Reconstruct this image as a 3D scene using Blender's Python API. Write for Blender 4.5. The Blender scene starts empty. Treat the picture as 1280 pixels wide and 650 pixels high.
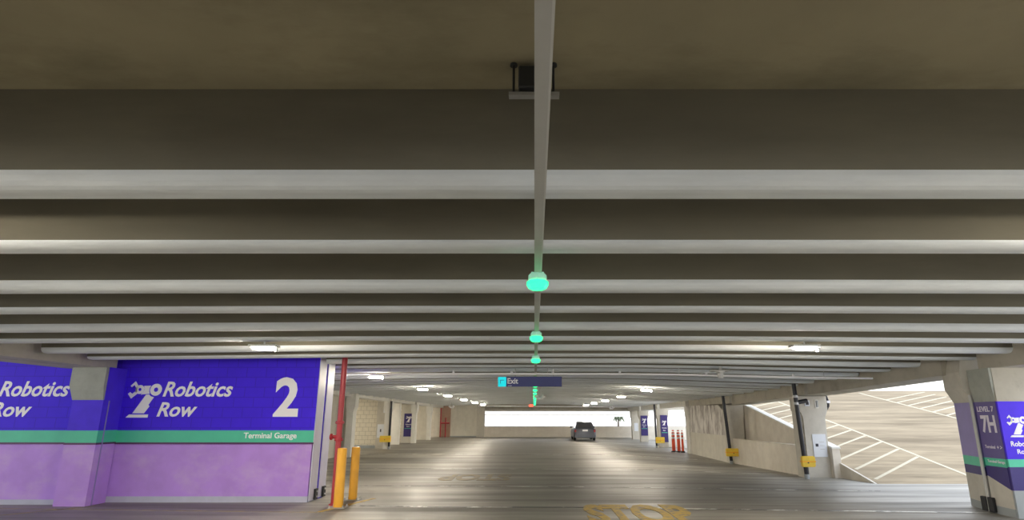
import bpy, bmesh, math, random
from mathutils import Vector, Matrix
random.seed(4)
SC = bpy.context.scene
COL = SC.collection

# ------------------------------------------------------------------ materials
def mat(name, col, rough=.8, var=.12, scale=3.0, stretch=(1,1,1), bump=.0, metal=0.0, spec=.5,
        brick=None, mottled=None, rvar=0.0, emit=None, estr=0.0, trans=0.0):
    m = bpy.data.materials.new(name); m.use_nodes = True
    nt = m.node_tree; N = nt.nodes; Lk = nt.links
    b = N['Principled BSDF']
    b.inputs['Roughness'].default_value = rough
    b.inputs['Metallic'].default_value = metal
    b.inputs['Specular IOR Level'].default_value = spec
    if trans: b.inputs['Transmission Weight'].default_value = trans
    if emit:
        b.inputs['Emission Color'].default_value = (*emit, 1); b.inputs['Emission Strength'].default_value = estr
    tc = N.new('ShaderNodeTexCoord'); mp = N.new('ShaderNodeMapping')
    mp.inputs['Scale'].default_value = stretch
    Lk.new(tc.outputs['Object'], mp.inputs['Vector'])
    nz = N.new('ShaderNodeTexNoise'); nz.inputs['Scale'].default_value = scale
    nz.inputs['Detail'].default_value = 6; nz.inputs['Roughness'].default_value = .6
    Lk.new(mp.outputs[0], nz.inputs['Vector'])
    rp = N.new('ShaderNodeValToRGB')
    rp.color_ramp.elements[0].position = .3; rp.color_ramp.elements[1].position = .7
    a = [max(0, c*(1-var)) for c in col]; d = [min(1, c*(1+var)) for c in col]
    rp.color_ramp.elements[0].color = (*a, 1); rp.color_ramp.elements[1].color = (*d, 1)
    Lk.new(nz.outputs['Fac'], rp.inputs[0])
    out = rp.outputs[0]
    def mix(fac, c2, src):
        mx = N.new('ShaderNodeMix'); mx.data_type = 'RGBA'
        Lk.new(fac, mx.inputs[0]); Lk.new(src, mx.inputs[6]); mx.inputs[7].default_value = (*c2, 1)
        return mx.outputs[2]
    if mottled:
        c2, sc2, st2, lo, hi = mottled
        mp2 = N.new('ShaderNodeMapping'); mp2.inputs['Scale'].default_value = st2
        Lk.new(tc.outputs['Object'], mp2.inputs['Vector'])
        n2 = N.new('ShaderNodeTexNoise'); n2.inputs['Scale'].default_value = sc2; n2.inputs['Detail'].default_value = 8
        n2.inputs['Roughness'].default_value = .65
        Lk.new(mp2.outputs[0], n2.inputs['Vector'])
        r2 = N.new('ShaderNodeMapRange'); r2.inputs[1].default_value = lo; r2.inputs[2].default_value = hi
        Lk.new(n2.outputs['Fac'], r2.inputs[0])
        out = mix(r2.outputs[0], c2, out)
        if rvar:
            r3 = N.new('ShaderNodeMapRange'); r3.inputs[1].default_value = .35; r3.inputs[2].default_value = .65
            r3.inputs[3].default_value = rough-rvar; r3.inputs[4].default_value = rough+rvar
            Lk.new(n2.outputs['Fac'], r3.inputs[0]); Lk.new(r3.outputs[0], b.inputs['Roughness'])
    hgt = nz.outputs['Fac']
    if brick:
        bc, bw, bh, ms = brick
        sp = N.new('ShaderNodeSeparateXYZ'); cb = N.new('ShaderNodeCombineXYZ')
        Lk.new(tc.outputs['Object'], sp.inputs[0])
        ad = N.new('ShaderNodeMath'); ad.operation = 'ADD'
        Lk.new(sp.outputs[0], ad.inputs[0]); Lk.new(sp.outputs[1], ad.inputs[1])
        Lk.new(ad.outputs[0], cb.inputs[0]); Lk.new(sp.outputs[2], cb.inputs[1])
        bk = N.new('ShaderNodeTexBrick'); bk.inputs['Scale'].default_value = 1
        bk.inputs['Brick Width'].default_value = bw; bk.inputs['Row Height'].default_value = bh
        bk.inputs['Mortar Size'].default_value = ms; bk.inputs['Mortar Smooth'].default_value = .3
        Lk.new(cb.outputs[0], bk.inputs['Vector'])
        out = mix(bk.outputs['Fac'], bc, out)
    Lk.new(out, b.inputs['Base Color'])
    if bump:
        bp = N.new('ShaderNodeBump'); bp.inputs['Strength'].default_value = bump; bp.inputs['Distance'].default_value = .02
        Lk.new(hgt, bp.inputs['Height']); Lk.new(bp.outputs[0], b.inputs['Normal'])
    return m

M = {}
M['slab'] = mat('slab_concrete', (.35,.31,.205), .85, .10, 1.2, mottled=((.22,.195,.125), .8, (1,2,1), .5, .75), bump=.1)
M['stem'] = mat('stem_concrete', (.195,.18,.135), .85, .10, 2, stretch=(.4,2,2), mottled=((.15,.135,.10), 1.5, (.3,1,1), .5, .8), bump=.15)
M['stemlit'] = mat('stem_soffit_painted_daylight', (.74,.78,.80), .75, .08, 3, stretch=(.5,3,3), mottled=((.60,.62,.63), 1.5, (.3,2,2), .55, .8), bump=.1)  # bluish daylight on the stem undersides, painted in as a paler concrete colour
M['girder'] = mat('girder_concrete', (.48,.45,.38), .85, .08, 4, mottled=((.30,.27,.22), 2, (1,1,1), .5, .75), bump=.2)
M['column'] = mat('column_concrete', (.62,.59,.52), .85, .07, 5, mottled=((.52,.49,.42), 1.6, (1,1,1), .5, .8), bump=.15)
M['pale'] = mat('pale_painted_concrete', (.80,.79,.74), .8, .05, 4, bump=.1)
M['haunch'] = mat('grey_green_concrete', (.40,.42,.38), .85, .10, 6, mottled=((.28,.29,.26), 3, (1,1,1), .5, .75), bump=.2)
M['stainwall'] = mat('stained_wall_concrete', (.80,.77,.73), .85, .05, 4, mottled=((.33,.29,.27), 2.2, (1.6,1.6,.5), .42, .62), bump=.3)
M['wall'] = mat('wall_concrete', (.70,.67,.59), .85, .07, 3, mottled=((.60,.57,.49), 1.2, (2,2,.4), .5, .8), bump=.1)
M['block'] = mat('block_masonry', (.75,.70,.58), .85, .05, 5, brick=((.50,.46,.37), .32, .22, .012), bump=.1)
M['floor'] = mat('floor_concrete', (.325,.31,.27), .50, .10, 5, stretch=(.35,1.6,1),
                 mottled=((.20,.188,.165), .9, (.13,1.5,1), .40, .62), rvar=.14, bump=.05, spec=.6)
M['ramp'] = mat('ramp_concrete', (.38,.305,.205), .8, .16, 4, stretch=(.3,1.5,1), spec=.2,
                mottled=((.20,.155,.10), .8, (.2,1.2,1), .4, .65), bump=.05)
M['joint'] = mat('joint_sealant', (.62,.62,.60), .3, .3, 6, stretch=(1,1,1), mottled=((.03,.03,.03), 1.3, (1,1,1), .46, .52))
M['yellowpaint'] = mat('worn_yellow_paint', (.56,.38,.07), .6, .1, 8, mottled=((.27,.23,.16), 6, (1,1,1), .50, .62))
M['fadedyellow'] = mat('faded_yellow_paint', (.36,.29,.15), .6, .1, 8, mottled=((.27,.245,.20), 4, (1,1,1), .40, .56))
M['whitepaint'] = mat('worn_stall_paint', (.56,.50,.37), .7, .08, 8)
M['violet'] = mat('violet_wall_paint', (.062,.016,.86), .6, .05, 2, spec=.3, brick=((.050,.013,.68), .4, .2, .008), bump=.05)
M['violet_plain'] = mat('violet_smooth_paint', (.085,.035,.86), .6, .08, 3, spec=.3)
M['lavender'] = mat('faded_lavender_paint', (.32,.27,.60), .6, .07, 3)
M['plum'] = mat('dull_plum_paint', (.14,.11,.33), .6, .07, 3)
M['indigo'] = mat('dark_indigo_paint', (.045,.03,.19), .55, .07, 3)
M['green'] = mat('green_band_paint', (.085,.60,.39), .5, .05, 3)
M['mauve'] = mat('mauve_wall_paint', (.54,.30,.86), .6, .07, 2.5, mottled=((.66,.46,.84), 1.3, (1,1,1.4), .5, .8), bump=.08)
M['baseband'] = mat('pale_base_paint', (.55,.56,.70), .7, .06, 4)
M['greybase'] = mat('grey_blue_base_paint', (.36,.39,.40), .7, .06, 4)
M['ledge'] = mat('dark_plum_ledge', (.10,.02,.11), .5, .05, 4)
M['white'] = mat('white_lettering', (.95,.94,.97), .5, .02, 4)
M['dullwhite'] = mat('dull_white_lettering', (.86,.82,.92), .6, .03, 4)
M['guard'] = mat('lavender_end_paint', (.70,.69,.86), .5, .05, 3)
M['black'] = mat('black_rubber', (.012,.012,.016), .5, .1, 5)
M['blackpipe'] = mat('black_pipe_enamel', (.012,.013,.02), .35, .1, 5)
M['red'] = mat('red_pipe_enamel', (.42,.025,.035), .35, .08, 5)
M['brownred'] = mat('dull_red_panel', (.42,.27,.20), .6, .08, 5)
M['bollard'] = mat('bollard_yellow', (.90,.44,.025), .4, .05, 5)
M['steel'] = mat('galvanised_steel', (.50,.51,.52), .4, .06, 8, metal=.6)
M['railgrey'] = mat('grey_channel_paint', (.52,.52,.50), .45, .05, 5)
M['paper'] = mat('white_notice', (.80,.84,.90), .5, .03, 4)
M['ink'] = mat('notice_ink', (.05,.05,.07), .6, .03, 4)
M['yellowpad'] = mat('yellow_pad', (.86,.60,.06), .6, .08, 6)
M['orange'] = mat('orange_plastic', (.85,.10,.03), .45, .05, 5)
M['band'] = mat('reflective_band', (.85,.85,.90), .3, .03, 5)
M['lampcase'] = mat('lamp_housing', (.65,.65,.63), .5, .04, 5)
M['lens'] = mat('lit_lamp_lens', (1,1,1), .4, 0, 3, emit=(1,.90,.74), estr=235)
M['ledgreen'] = mat('lit_green_lens', (.02,.35,.2), .3, 0, 3, emit=(.02,.80,.21), estr=1.15)
M['ledclear'] = mat('clear_top_lens', (.55,.75,.68), .3, 0, 3, emit=(.05,.6,.33), estr=.12)
M['ledred'] = mat('lit_red_lens', (.8,.1,.06), .3, 0, 3, emit=(1,.12,.06), estr=.7)
M['teal'] = mat('backlit_teal', (.0,.5,.55), .4, .03, 3, emit=(.0,.62,.70), estr=.32)
M['navy'] = mat('navy_sign_face', (.055,.065,.22), .5, .05, 3)
M['darkbox'] = mat('dark_box_metal', (.03,.032,.035), .5, .1, 5)
M['carpaint'] = mat('dark_car_paint', (.11,.12,.15), .3, .05, 5, metal=.3)
M['glass'] = mat('car_glass', (.10,.10,.11), .1, .03, 5, spec=.8)
M['tail'] = mat('tail_lamp', (.40,.03,.03), .3, .05, 5)
M['tyre'] = mat('tyre_rubber', (.02,.02,.02), .8, .1, 5)
M['chrome'] = mat('bright_metal', (.7,.7,.7), .2, .03, 5, metal=1)
M['leaf'] = mat('foliage', (.16,.19,.12), .8, .2, 8)
M['bark'] = mat('bark', (.15,.12,.09), .9, .2, 8)
M['asphalt'] = mat('outdoor_asphalt', (.30,.30,.29), .9, .1, 2)
M['parapet'] = mat('parapet_concrete', (.78,.73,.64), .85, .06, 3, mottled=((.68,.62,.53), 1.3, (.4,1,1), .45, .7))

# ------------------------------------------------------------------ helpers
def fin(name, bm, m, parent=None, kind=None, smooth=False, origin=None):
    bmesh.ops.recalc_face_normals(bm, faces=bm.faces[:])
    me = bpy.data.meshes.new(name); bm.to_mesh(me); bm.free()
    ms = m if isinstance(m, (list, tuple)) else [m]
    for k in ms: me.materials.append(M[k])
    if smooth:
        for p in me.polygons: p.use_smooth = True
        try: me.set_sharp_from_angle(angle=math.radians(40))
        except Exception: pass
    o = bpy.data.objects.new(name, me); COL.objects.link(o)
    if parent: o.parent = parent
    if kind: o['kind'] = kind
    return o
def tag(o, label, cat, group=None):
    o['label'] = label; o['category'] = cat
    if group: o['group'] = group
    return o
def thing(name, label, cat, loc=(0,0,0), group=None):
    o = bpy.data.objects.new(name, None); COL.objects.link(o); o.location = loc
    o.empty_display_size = .2
    return tag(o, label, cat, group)
def box(bm, x0, x1, y0, y1, z0, z1, mi=0):
    vs = [bm.verts.new(p) for p in [(x0,y0,z0),(x1,y0,z0),(x1,y1,z0),(x0,y1,z0),(x0,y0,z1),(x1,y0,z1),(x1,y1,z1),(x0,y1,z1)]]
    fs = [(0,3,2,1),(4,5,6,7),(0,1,5,4),(1,2,6,5),(2,3,7,6),(3,0,4,7)]
    for f in fs:
        g = bm.faces.new([vs[i] for i in f]); g.material_index = mi
def bx(*a):
    bm = bmesh.new(); box(bm, *a); return bm
def bev(bm, w, seg=2):
    bmesh.ops.bevel(bm, geom=bm.edges[:], offset=w, segments=seg, affect='EDGES'); return bm
def prism(bm, pts, axis, a0, a1):
    """pts 2-D polygon; extruded along axis 'z' (pts=xy), 'x' (pts=yz) or 'y' (pts=xz)"""
    def P(p, a):
        return {'z': (p[0],p[1],a), 'x': (a,p[0],p[1]), 'y': (p[0],a,p[1])}[axis]
    A = [bm.verts.new(P(p,a0)) for p in pts]; B = [bm.verts.new(P(p,a1)) for p in pts]
    bm.faces.new(A); bm.faces.new(B[::-1])
    n = len(pts)
    for i in range(n): bm.faces.new([A[i],A[(i+1)%n],B[(i+1)%n],B[i]])
    return bm
def tube(bm, p0, p1, r0, r1=None, seg=16, cap=True):
    p0, p1 = Vector(p0), Vector(p1); r1 = r0 if r1 is None else r1
    d = (p1-p0); q = d.to_track_quat('Z','Y')
    A = []; B = []
    for i in range(seg):
        a = 2*math.pi*i/seg; v = Vector((math.cos(a), math.sin(a), 0))
        A.append(bm.verts.new(p0+q@(v*r0))); B.append(bm.verts.new(p1+q@(v*r1)))
    for i in range(seg): bm.faces.new([A[i],A[(i+1)%seg],B[(i+1)%seg],B[i]])
    if cap: bm.faces.new(A[::-1]); bm.faces.new(B)
    return bm
def lathe(bm, prof, c=(0,0,0), seg=24, axis='z'):
    rings = []
    for r, z in prof:
        ring = []
        for i in range(seg):
            a = 2*math.pi*i/seg; x, y = r*math.cos(a), r*math.sin(a)
            p = (x,y,z) if axis=='z' else ((z,x,y) if axis=='x' else (x,z,y))
            ring.append(bm.verts.new((p[0]+c[0],p[1]+c[1],p[2]+c[2])))
        rings.append(ring)
    for a, b in zip(rings, rings[1:]):
        for i in range(seg): bm.faces.new([a[i],a[(i+1)%seg],b[(i+1)%seg],b[i]])
    bm.faces.new(rings[0][::-1]); bm.faces.new(rings[-1])
    return bm
def mapped(bm, O, xd, yd):
    """move local (x,y,z) into a frame: x along xd, y along yd, z out of the surface"""
    O, xd, yd = Vector(O), Vector(xd), Vector(yd); n = xd.cross(yd)
    for v in bm.verts: v.co = O + xd*v.co.x + yd*v.co.y + n*v.co.z
    return bm
X, Y, Z = Vector((1,0,0)), Vector((0,1,0)), Vector((0,0,1))
def text(name, body, m, parent, O, xd, yd, w, h, shear=0.0, bold=.0, depth=.004, rot180=False):
    cu = bpy.data.curves.new('t', 'FONT'); cu.body = body; cu.size = 1; cu.shear = shear
    cu.offset = bold; cu.extrude = .01; cu.resolution_u = 3
    ob = bpy.data.objects.new('t', cu); COL.objects.link(ob)
    bpy.context.view_layer.update()
    dg = bpy.context.evaluated_depsgraph_get()
    me = bpy.data.meshes.new_from_object(ob.evaluated_get(dg))
    bpy.data.objects.remove(ob)
    bm = bmesh.new(); bm.from_mesh(me); bpy.data.meshes.remove(me)
    xs = [v.co.x for v in bm.verts]; ys = [v.co.y for v in bm.verts]; zs = [v.co.z for v in bm.verts]
    x0, x1, y0, y1, z0, z1 = min(xs), max(xs), min(ys), max(ys), min(zs), max(zs)
    for v in bm.verts:
        v.co = Vector(((v.co.x-x0)/(x1-x0)*w, (v.co.y-y0)/(y1-y0)*h, (v.co.z-z0)/(z1-z0)*depth))
        if rot180: v.co.x = w-v.co.x; v.co.y = h-v.co.y
    for f in bm.faces: f.material_index = 0
    mapped(bm, O, xd, yd)
    return fin(name, bm, m, parent)
def icon(name, m, parent, O, xd, yd, s, depth=.004):
    """industrial robot arm emblem; s = metres per unit, local origin = lower left of the base plate"""
    bm = bmesh.new()
    def poly(pts):
        prism(bm, [((x-70)*s, (475-y)*s) for x, y in pts], 'z', 0, depth)
    def ring(cx, cy, r, h, seg=28):
        for i in range(seg):
            a, b = 2*math.pi*i/seg, 2*math.pi*(i+1)/seg
            poly([(cx+r*math.cos(a),cy+r*math.sin(a)),(cx+r*math.cos(b),cy+r*math.sin(b)),
                  (cx+h*math.cos(b),cy+h*math.sin(b)),(cx+h*math.cos(a),cy+h*math.sin(a))])
    poly([(85,150),(133,102),(166,148),(150,176),(126,140),(101,165)])
    poly([(166,148),(150,176),(146,205),(166,235),(158,190)])
    poly([(70,232),(92,214),(116,232),(146,205),(166,235),(110,282)])
    ring(190,188,46,16)
    poly([(228,150),(303,148),(290,172),(290,206),(300,232),(205,240),(232,212),(240,188)])
    ring(360,190,62,23)
    poly([(262,242),(296,240),(316,258),(350,268),(305,345),(318,360),(272,432),(150,432)])
    poly([(118,443),(318,443),(316,475),(85,475)])
    mapped(bm, O, xd, yd)
    return fin(name, bm, m, parent)

# gentle fall of the deck and of the ceiling towards the drains at the sides
def sst(a, b, x):
    t = min(1, max(0, (x-a)/(b-a))); return t*t*(3-2*t)
def lerpt(tab, y):
    if y <= tab[0][0]: return tab[0][1]
    for (a, u), (b, v) in zip(tab, tab[1:]):
        if y <= b: return u+(v-u)*(y-a)/(b-a)
    return tab[-1][1]
def fz(x, y): return -sst(3, 7.9, x)*lerpt([(13,0),(18.4,.08),(25.4,.19),(33,.17),(40,.24),(53,.05)], y)
def cz(x, y):
    if x > 0: return -sst(1.5, 8.5, x)*lerpt([(3,.0),(10,.05),(18.4,.17),(25.4,.27),(60,.28)], y)
    return -sst(1.5, 8.5, -x)*lerpt([(3,0),(10,.05),(26,.12),(60,.13)], y)
def grid(name, x0, x1, y0, y1, nx, ny, zf, th, m, kind='structure'):
    bm = bmesh.new()
    T = []; Bt = []
    for j in range(ny+1):
        T.append([]); Bt.append([])
        for i in range(nx+1):
            x = x0+(x1-x0)*i/nx; y = y0+(y1-y0)*j/ny; z = zf(x, y)
            T[-1].append(bm.verts.new((x,y,z))); Bt[-1].append(bm.verts.new((x,y,z-th)))
    for j in range(ny):
        for i in range(nx):
            bm.faces.new([T[j][i],T[j][i+1],T[j+1][i+1],T[j+1][i]])
            bm.faces.new([Bt[j][i],Bt[j+1][i],Bt[j+1][i+1],Bt[j][i+1]])
    for i in range(nx):
        bm.faces.new([T[0][i],Bt[0][i],Bt[0][i+1],T[0][i+1]]); bm.faces.new([T[ny][i],T[ny][i+1],Bt[ny][i+1],Bt[ny][i]])
    for j in range(ny):
        bm.faces.new([T[j][0],T[j+1][0],Bt[j+1][0],Bt[j][0]]); bm.faces.new([T[j][nx],Bt[j][nx],Bt[j+1][nx],T[j+1][nx]])
    return fin(name, bm, m, None, kind)

# ------------------------------------------------------------------ floor, ceiling
YB = -14.0
grid('floor', -15, 8.86, YB, 53.6, 40, 80, fz, .25, 'floor')
H0 = 2.70                                   # underside of the ceiling stems
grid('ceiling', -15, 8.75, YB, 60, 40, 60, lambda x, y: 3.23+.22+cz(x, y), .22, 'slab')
n = 0
def stem(F, xa=-8.25, xb=8.15, ch=.085):
    bm = bmesh.new()
    arc = [(F-.20+.095*(1-math.cos(a)), ch*(1-math.sin(a))) for a in [math.pi/2*i/5 for i in range(6)]]
    prof = [(F-.20,.55)]+arc+[(F-.018,.0),(F,.018),(F,.55)]
    nx = 24; rows = []
    for i in range(nx+1):
        x = xa+(xb-xa)*i/nx
        rows.append([bm.verts.new((x, y, H0+z+cz(x, y))) for y, z in prof])
    k = len(prof)
    for a, b in zip(rows, rows[1:]):
        for j in range(k):
            f = bm.faces.new([a[j],a[(j+1)%k],b[(j+1)%k],b[j]])
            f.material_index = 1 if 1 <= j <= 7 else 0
    bm.faces.new(rows[0]); bm.faces.new(rows[-1][::-1])
    o = fin('ceiling_beam', bm, ['stem','stemlit'], None, 'structure')
k = -7
while True:
    Fa = 2.955+2.44*k; Fb = 4.03+2.44*k
    if Fa > 52.4: break
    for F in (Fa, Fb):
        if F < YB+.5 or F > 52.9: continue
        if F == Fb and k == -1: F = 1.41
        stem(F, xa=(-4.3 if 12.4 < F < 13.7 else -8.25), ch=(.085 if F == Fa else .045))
    k += 1

# painted expansion joints across the deck
def joint(pts, w, nm):
    bm = bmesh.new(); prev = None
    N = 40
    for i in range(N+1):
        t = i/N; x = pts[0][0]+(pts[-1][0]-pts[0][0])*t
        y = lerpt(pts, x); z = fz(x, y)+.004
        ww = w*(.7+.3*math.sin(i*1.7)+.15*math.sin(i*4.1))
        cur = [bm.verts.new((x,y-ww/2,z)), bm.verts.new((x,y+ww/2,z)), bm.verts.new((x,y+ww/2,z-.01)), bm.verts.new((x,y-ww/2,z-.01))]
        if prev:
            for j in range(4): bm.faces.new([prev[j],prev[(j+1)%4],cur[(j+1)%4],cur[j]])
        else: bm.faces.new(cur)
        prev = cur
    bm.faces.new(prev[::-1])
    return fin(nm, bm, 'joint', None, 'structure')
joint([(-3.6,12.1),(-1.8,11.9),(1.5,11.85),(4.0,11.55),(7.9,11.2)], .11, 'trim_1')
joint([(-7.6,15.6),(0,15.3),(7.9,14.6)], .07, 'trim_2')
joint([(-7.6,20.6),(0,20.4),(7.9,19.8)], .08, 'trim_3')
joint([(-7.6,28.5),(0,28.3),(7.9,27.5)], .10, 'trim_4')

# ------------------------------------------------------------------ girders (long ledge beams on the columns)
def girder(x0, x1, ya, yb, za, zb, top, m='girder'):
    bm = bmesh.new()
    vs = []
    for y, z in ((ya,za),(yb,zb)):
        vs.append([bm.verts.new(p) for p in [(x0,y,z),(x1,y,z),(x1,y,top+cz(x1,y)),(x0,y,top+cz(x0,y))]])
    a, b = vs
    bm.faces.new(a); bm.faces.new(b[::-1])
    for j in range(4): bm.faces.new([a[j],b[j],b[(j+1)%4],a[(j+1)%4]])
    return fin('girder', bm, m, None, 'structure')
TOPZ = 3.24
girder(-9.33,-8.42, YB, 12.25, 2.55, 2.55, TOPZ)
girder(-8.35,-7.78, 13.6, 26.2, 2.47, 2.47, TOPZ, 'pale')
girder(-8.35,-7.78, 26.8, 33.0, 2.46, 2.45, TOPZ, 'pale')
girder(-8.35,-7.78, 33.6, 40.2, 2.45, 2.44, TOPZ, 'pale')
girder(-8.35,-7.78, 40.8, 45.9, 2.43, 2.42, TOPZ, 'pale')
girder(-8.35,-7.78, 46.5, 52.9, 2.42, 2.42, TOPZ, 'pale')
girder(8.0,8.75, YB, 10.95, 2.44, 2.44, TOPZ)
girder(7.97,8.75, 11.9, 17.9, 2.40, 2.24, TOPZ)
girder(7.97,8.75, 18.1, 24.9, 2.24, 2.10, TOPZ)
girder(7.97,8.55, 25.2, 31.9, 2.16, 2.18, TOPZ)
girder(7.97,8.55, 32.6, 39.3, 2.16, 2.14, TOPZ, 'pale')
girder(7.97,8.55, 40.1, 46.3, 2.14, 2.12, TOPZ, 'pale')
girder(7.97,8.55, 46.9, 52.9, 2.12, 2.12, TOPZ, 'pale')

# ------------------------------------------------------------------ left: the big sign wall
sw = thing('sign_wall', 'long violet painted wall reading Robotics Row with large 2 and green band', 'sign', (-6.5,12.7,0))
def P(o):   # parts are modelled in world space; cancel the parent's offset
    o.matrix_parent_inverse = Matrix.Translation(-o.parent.location); return o
XR = -4.42
P(fin('upper_panel', bx(-9.0, XR, 12.5, 12.93, 1.352, 3.10), 'violet', sw))
P(fin('green_band', bx(-9.0, XR, 12.5, 12.93, 1.122, 1.352), 'green', sw))
P(fin('ledge', bx(-9.0, XR+.01, 12.485, 12.93, 1.088, 1.122), 'ledge', sw))
P(fin('lower_panel', bx(-9.0, XR-.02, 12.52, 12.93, .11, 1.088), 'mauve', sw))
P(fin('base_band', bx(-9.0, XR-.01, 12.51, 12.93, 0, .11), 'baseband', sw))
g = P(fin('end_cap', bx(XR, XR+.015, 12.52, 12.93, .02, 3.0), 'guard', sw)); g['label'] = 'pale lavender end face'
P(text('lettering', 'Robotics', 'white', sw, (-7.559,12.5,2.009), X, Z, 1.413, .303, .27, .022))
P(text('lettering', 'Row', 'white', sw, (-7.62,12.5,1.616), X, Z, .80, .285, .27, .022))
P(text('numeral', '2', 'white', sw, (-5.277,12.5,1.616), X, Z, .50, .785, 0, .03))
P(text('lettering', 'Terminal Garage', 'white', sw, (-5.815,12.5,1.165), X, Z, 1.06, .145, 0, .015))
P(icon('emblem', 'white', sw, (-8.27,12.5,1.60), X, Z, .00193))

bw = thing('end_wall', 'second pale wall end standing just behind the big violet sign wall', 'wall', (-6.5,13.2,0))
P(fin('wall_body', bx(-9.0, -4.43, 13.06, 13.49, 0, 2.98), 'violet_plain', bw))
P(fin('end_cap', bx(-4.43, -4.415, 13.07, 13.48, .02, 2.95), 'guard', bw))
for yy, s in ((12.86,1),(13.33,1)):
    o = thing('corner_bracket', 'small black bolted bracket low on the %s pale wall end' % ('front' if s and yy < 13 else 'rear'), 'bracket', (XR+.03,yy,0))
    bm = bx(XR+.016, XR+.05, yy-.1, yy+.05, .02, .22)
    P(fin('plate', bm, 'black', o))
    xb = XR+.05
    for zz in (.07,.17):
        bm = bmesh.new(); tube(bm, (xb,yy-.02,zz), (xb+.02,yy-.02,zz), .018, seg=8)
        P(fin('bolt', bm, 'steel', o))

# left side panel
lp = thing('sign_wall', 'violet and mauve wall panel left of the grey topped column reading Robotics Row', 'sign', (-10.5,12.4,0))
P(fin('upper_panel', bx(-12.6,-9.0, 12.2, 12.6, 1.358, 3.1), 'violet', lp))
P(fin('green_band', bx(-12.6,-9.0, 12.2, 12.6, 1.133, 1.358), 'green', lp))
P(fin('ledge', bx(-12.6,-9.0, 12.185, 12.6, 1.10, 1.133), 'ledge', lp))
P(fin('lower_panel', bx(-12.6,-9.0, 12.215, 12.6, .09, 1.10), 'mauve', lp))
P(fin('base_band', bx(-12.6,-9.0, 12.205, 12.6, 0, .09), 'baseband', lp))
P(text('lettering', 'Robotics', 'white', lp, (-10.635,12.2,2.003), X, Z, 1.39, .300, .27, .022))
P(text('lettering', 'Row', 'white', lp, (-10.72,12.2,1.615), X, Z, .80, .28, .27, .022))
P(icon('emblem', 'white', lp, (-11.45,12.2,1.60), X, Z, .0019))

# left column in front of the panel
def painted_column():
    c = thing('painted_column', 'square column painted violet over mauve with bare grey concrete top', 'column', (-8.65,12.2,0))
    x0, x1, y0, y1 = -8.96, -8.36, 11.95, 12.5
    P(fin('lower_shaft', bx(x0, x1, y0, y1, .0, 1.10), 'mauve', c))
    P(fin('green_band', bx(x0, x1, y0, y1, 1.135, 1.36), 'green', c))
    P(fin('ledge', bx(x0-.01, x1+.01, y0-.012, y1, 1.10, 1.135), 'ledge', c))
    P(fin('upper_shaft', bx(x0, x1, y0, y1, 1.36, 1.93), 'violet_plain', c))
    bm = bmesh.new()
    prism(bm, [(y0+.03,1.93),(y0,1.93),(y0-.05,2.20),(y0-.05,2.56),(y0+.03,2.56)], 'x', x0-.01, x1-.01)
    P(fin('upper_shaft', bx(x0, x1, y0+.03, y1, 1.93, 2.56), 'violet_plain', c))
    for v in bm.verts:
        if v.co.z > 2.1 and v.co.x < -8.9: v.co.x -= .07
    P(fin('capital', bm, 'haunch', c))
    bm = bx(x1-.005, x1+.014, 12.10, 12.12, .0, 1.92)
    P(fin('joint_strip', bm, 'lavender', c))
painted_column()
fin('wall_left', bx(-9.0,-8.3, 12.93, 26.9, 0, 2.5), 'wall', None, 'structure')

# ------------------------------------------------------------------ columns
def column(x0, x1, y0, y1, zt, m='column', flare=.10, side='R', zbase=None):
    zb = fz((x0+x1)/2, y0)-.02 if zbase is None else zbase
    s = -1 if side == 'R' else 1
    bm = bmesh.new()
    prof = [(x0,zb),(x1,zb),(x1,zt-.62),(x1+flare,zt-.38),(x1+flare,zt),(x0-flare,zt),(x0-flare,zt-.38),(x0,zt-.62)]
    prism(bm, prof, 'y', y0, y1)
    return fin('concrete_column', bm, m, None, 'structure')
for ya, yb_, zt in ((26.3,26.8,2.46),(33.0,33.5,2.45),(40.3,40.8,2.44),(46.0,46.5,2.42)):
    column(-7.97,-7.70, ya, yb_, zt, 'pale', .07)
column(7.97,8.62, 18.4, 19.0, 2.22, 'column', .10)
column(7.95,8.55, 25.4, 26.0, 2.09, 'column', .04)
column(7.90,8.14, 31.9, 32.5, 2.17, 'pale', .03)
column(7.92,8.50, 39.7, 40.3, 2.13, 'column', .10)
column(7.95,8.50, 46.6, 47.2, 2.11, 'column', .10)
column(7.90,8.45, 50.2, 50.8, 2.11, 'column', .08)
for yy in (17.95, 25.0):                     # beam bearing end above the column
    pass
# column 2: buttress strip with step on its aisle side and low wing to its right
fin('buttress', bx(7.86,7.97, 18.45, 18.9, fz(7.9,18.6)-.02, 1.75), 'column', None, 'structure')
bm = bmesh.new(); prism(bm, [(16.4,-.3),(16.4,-.06),(18.2,.33),(18.2,-.3)], 'x', 8.80, 8.86)
fin('ramp_kerb', bm, 'parapet', None, 'structure')

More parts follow.
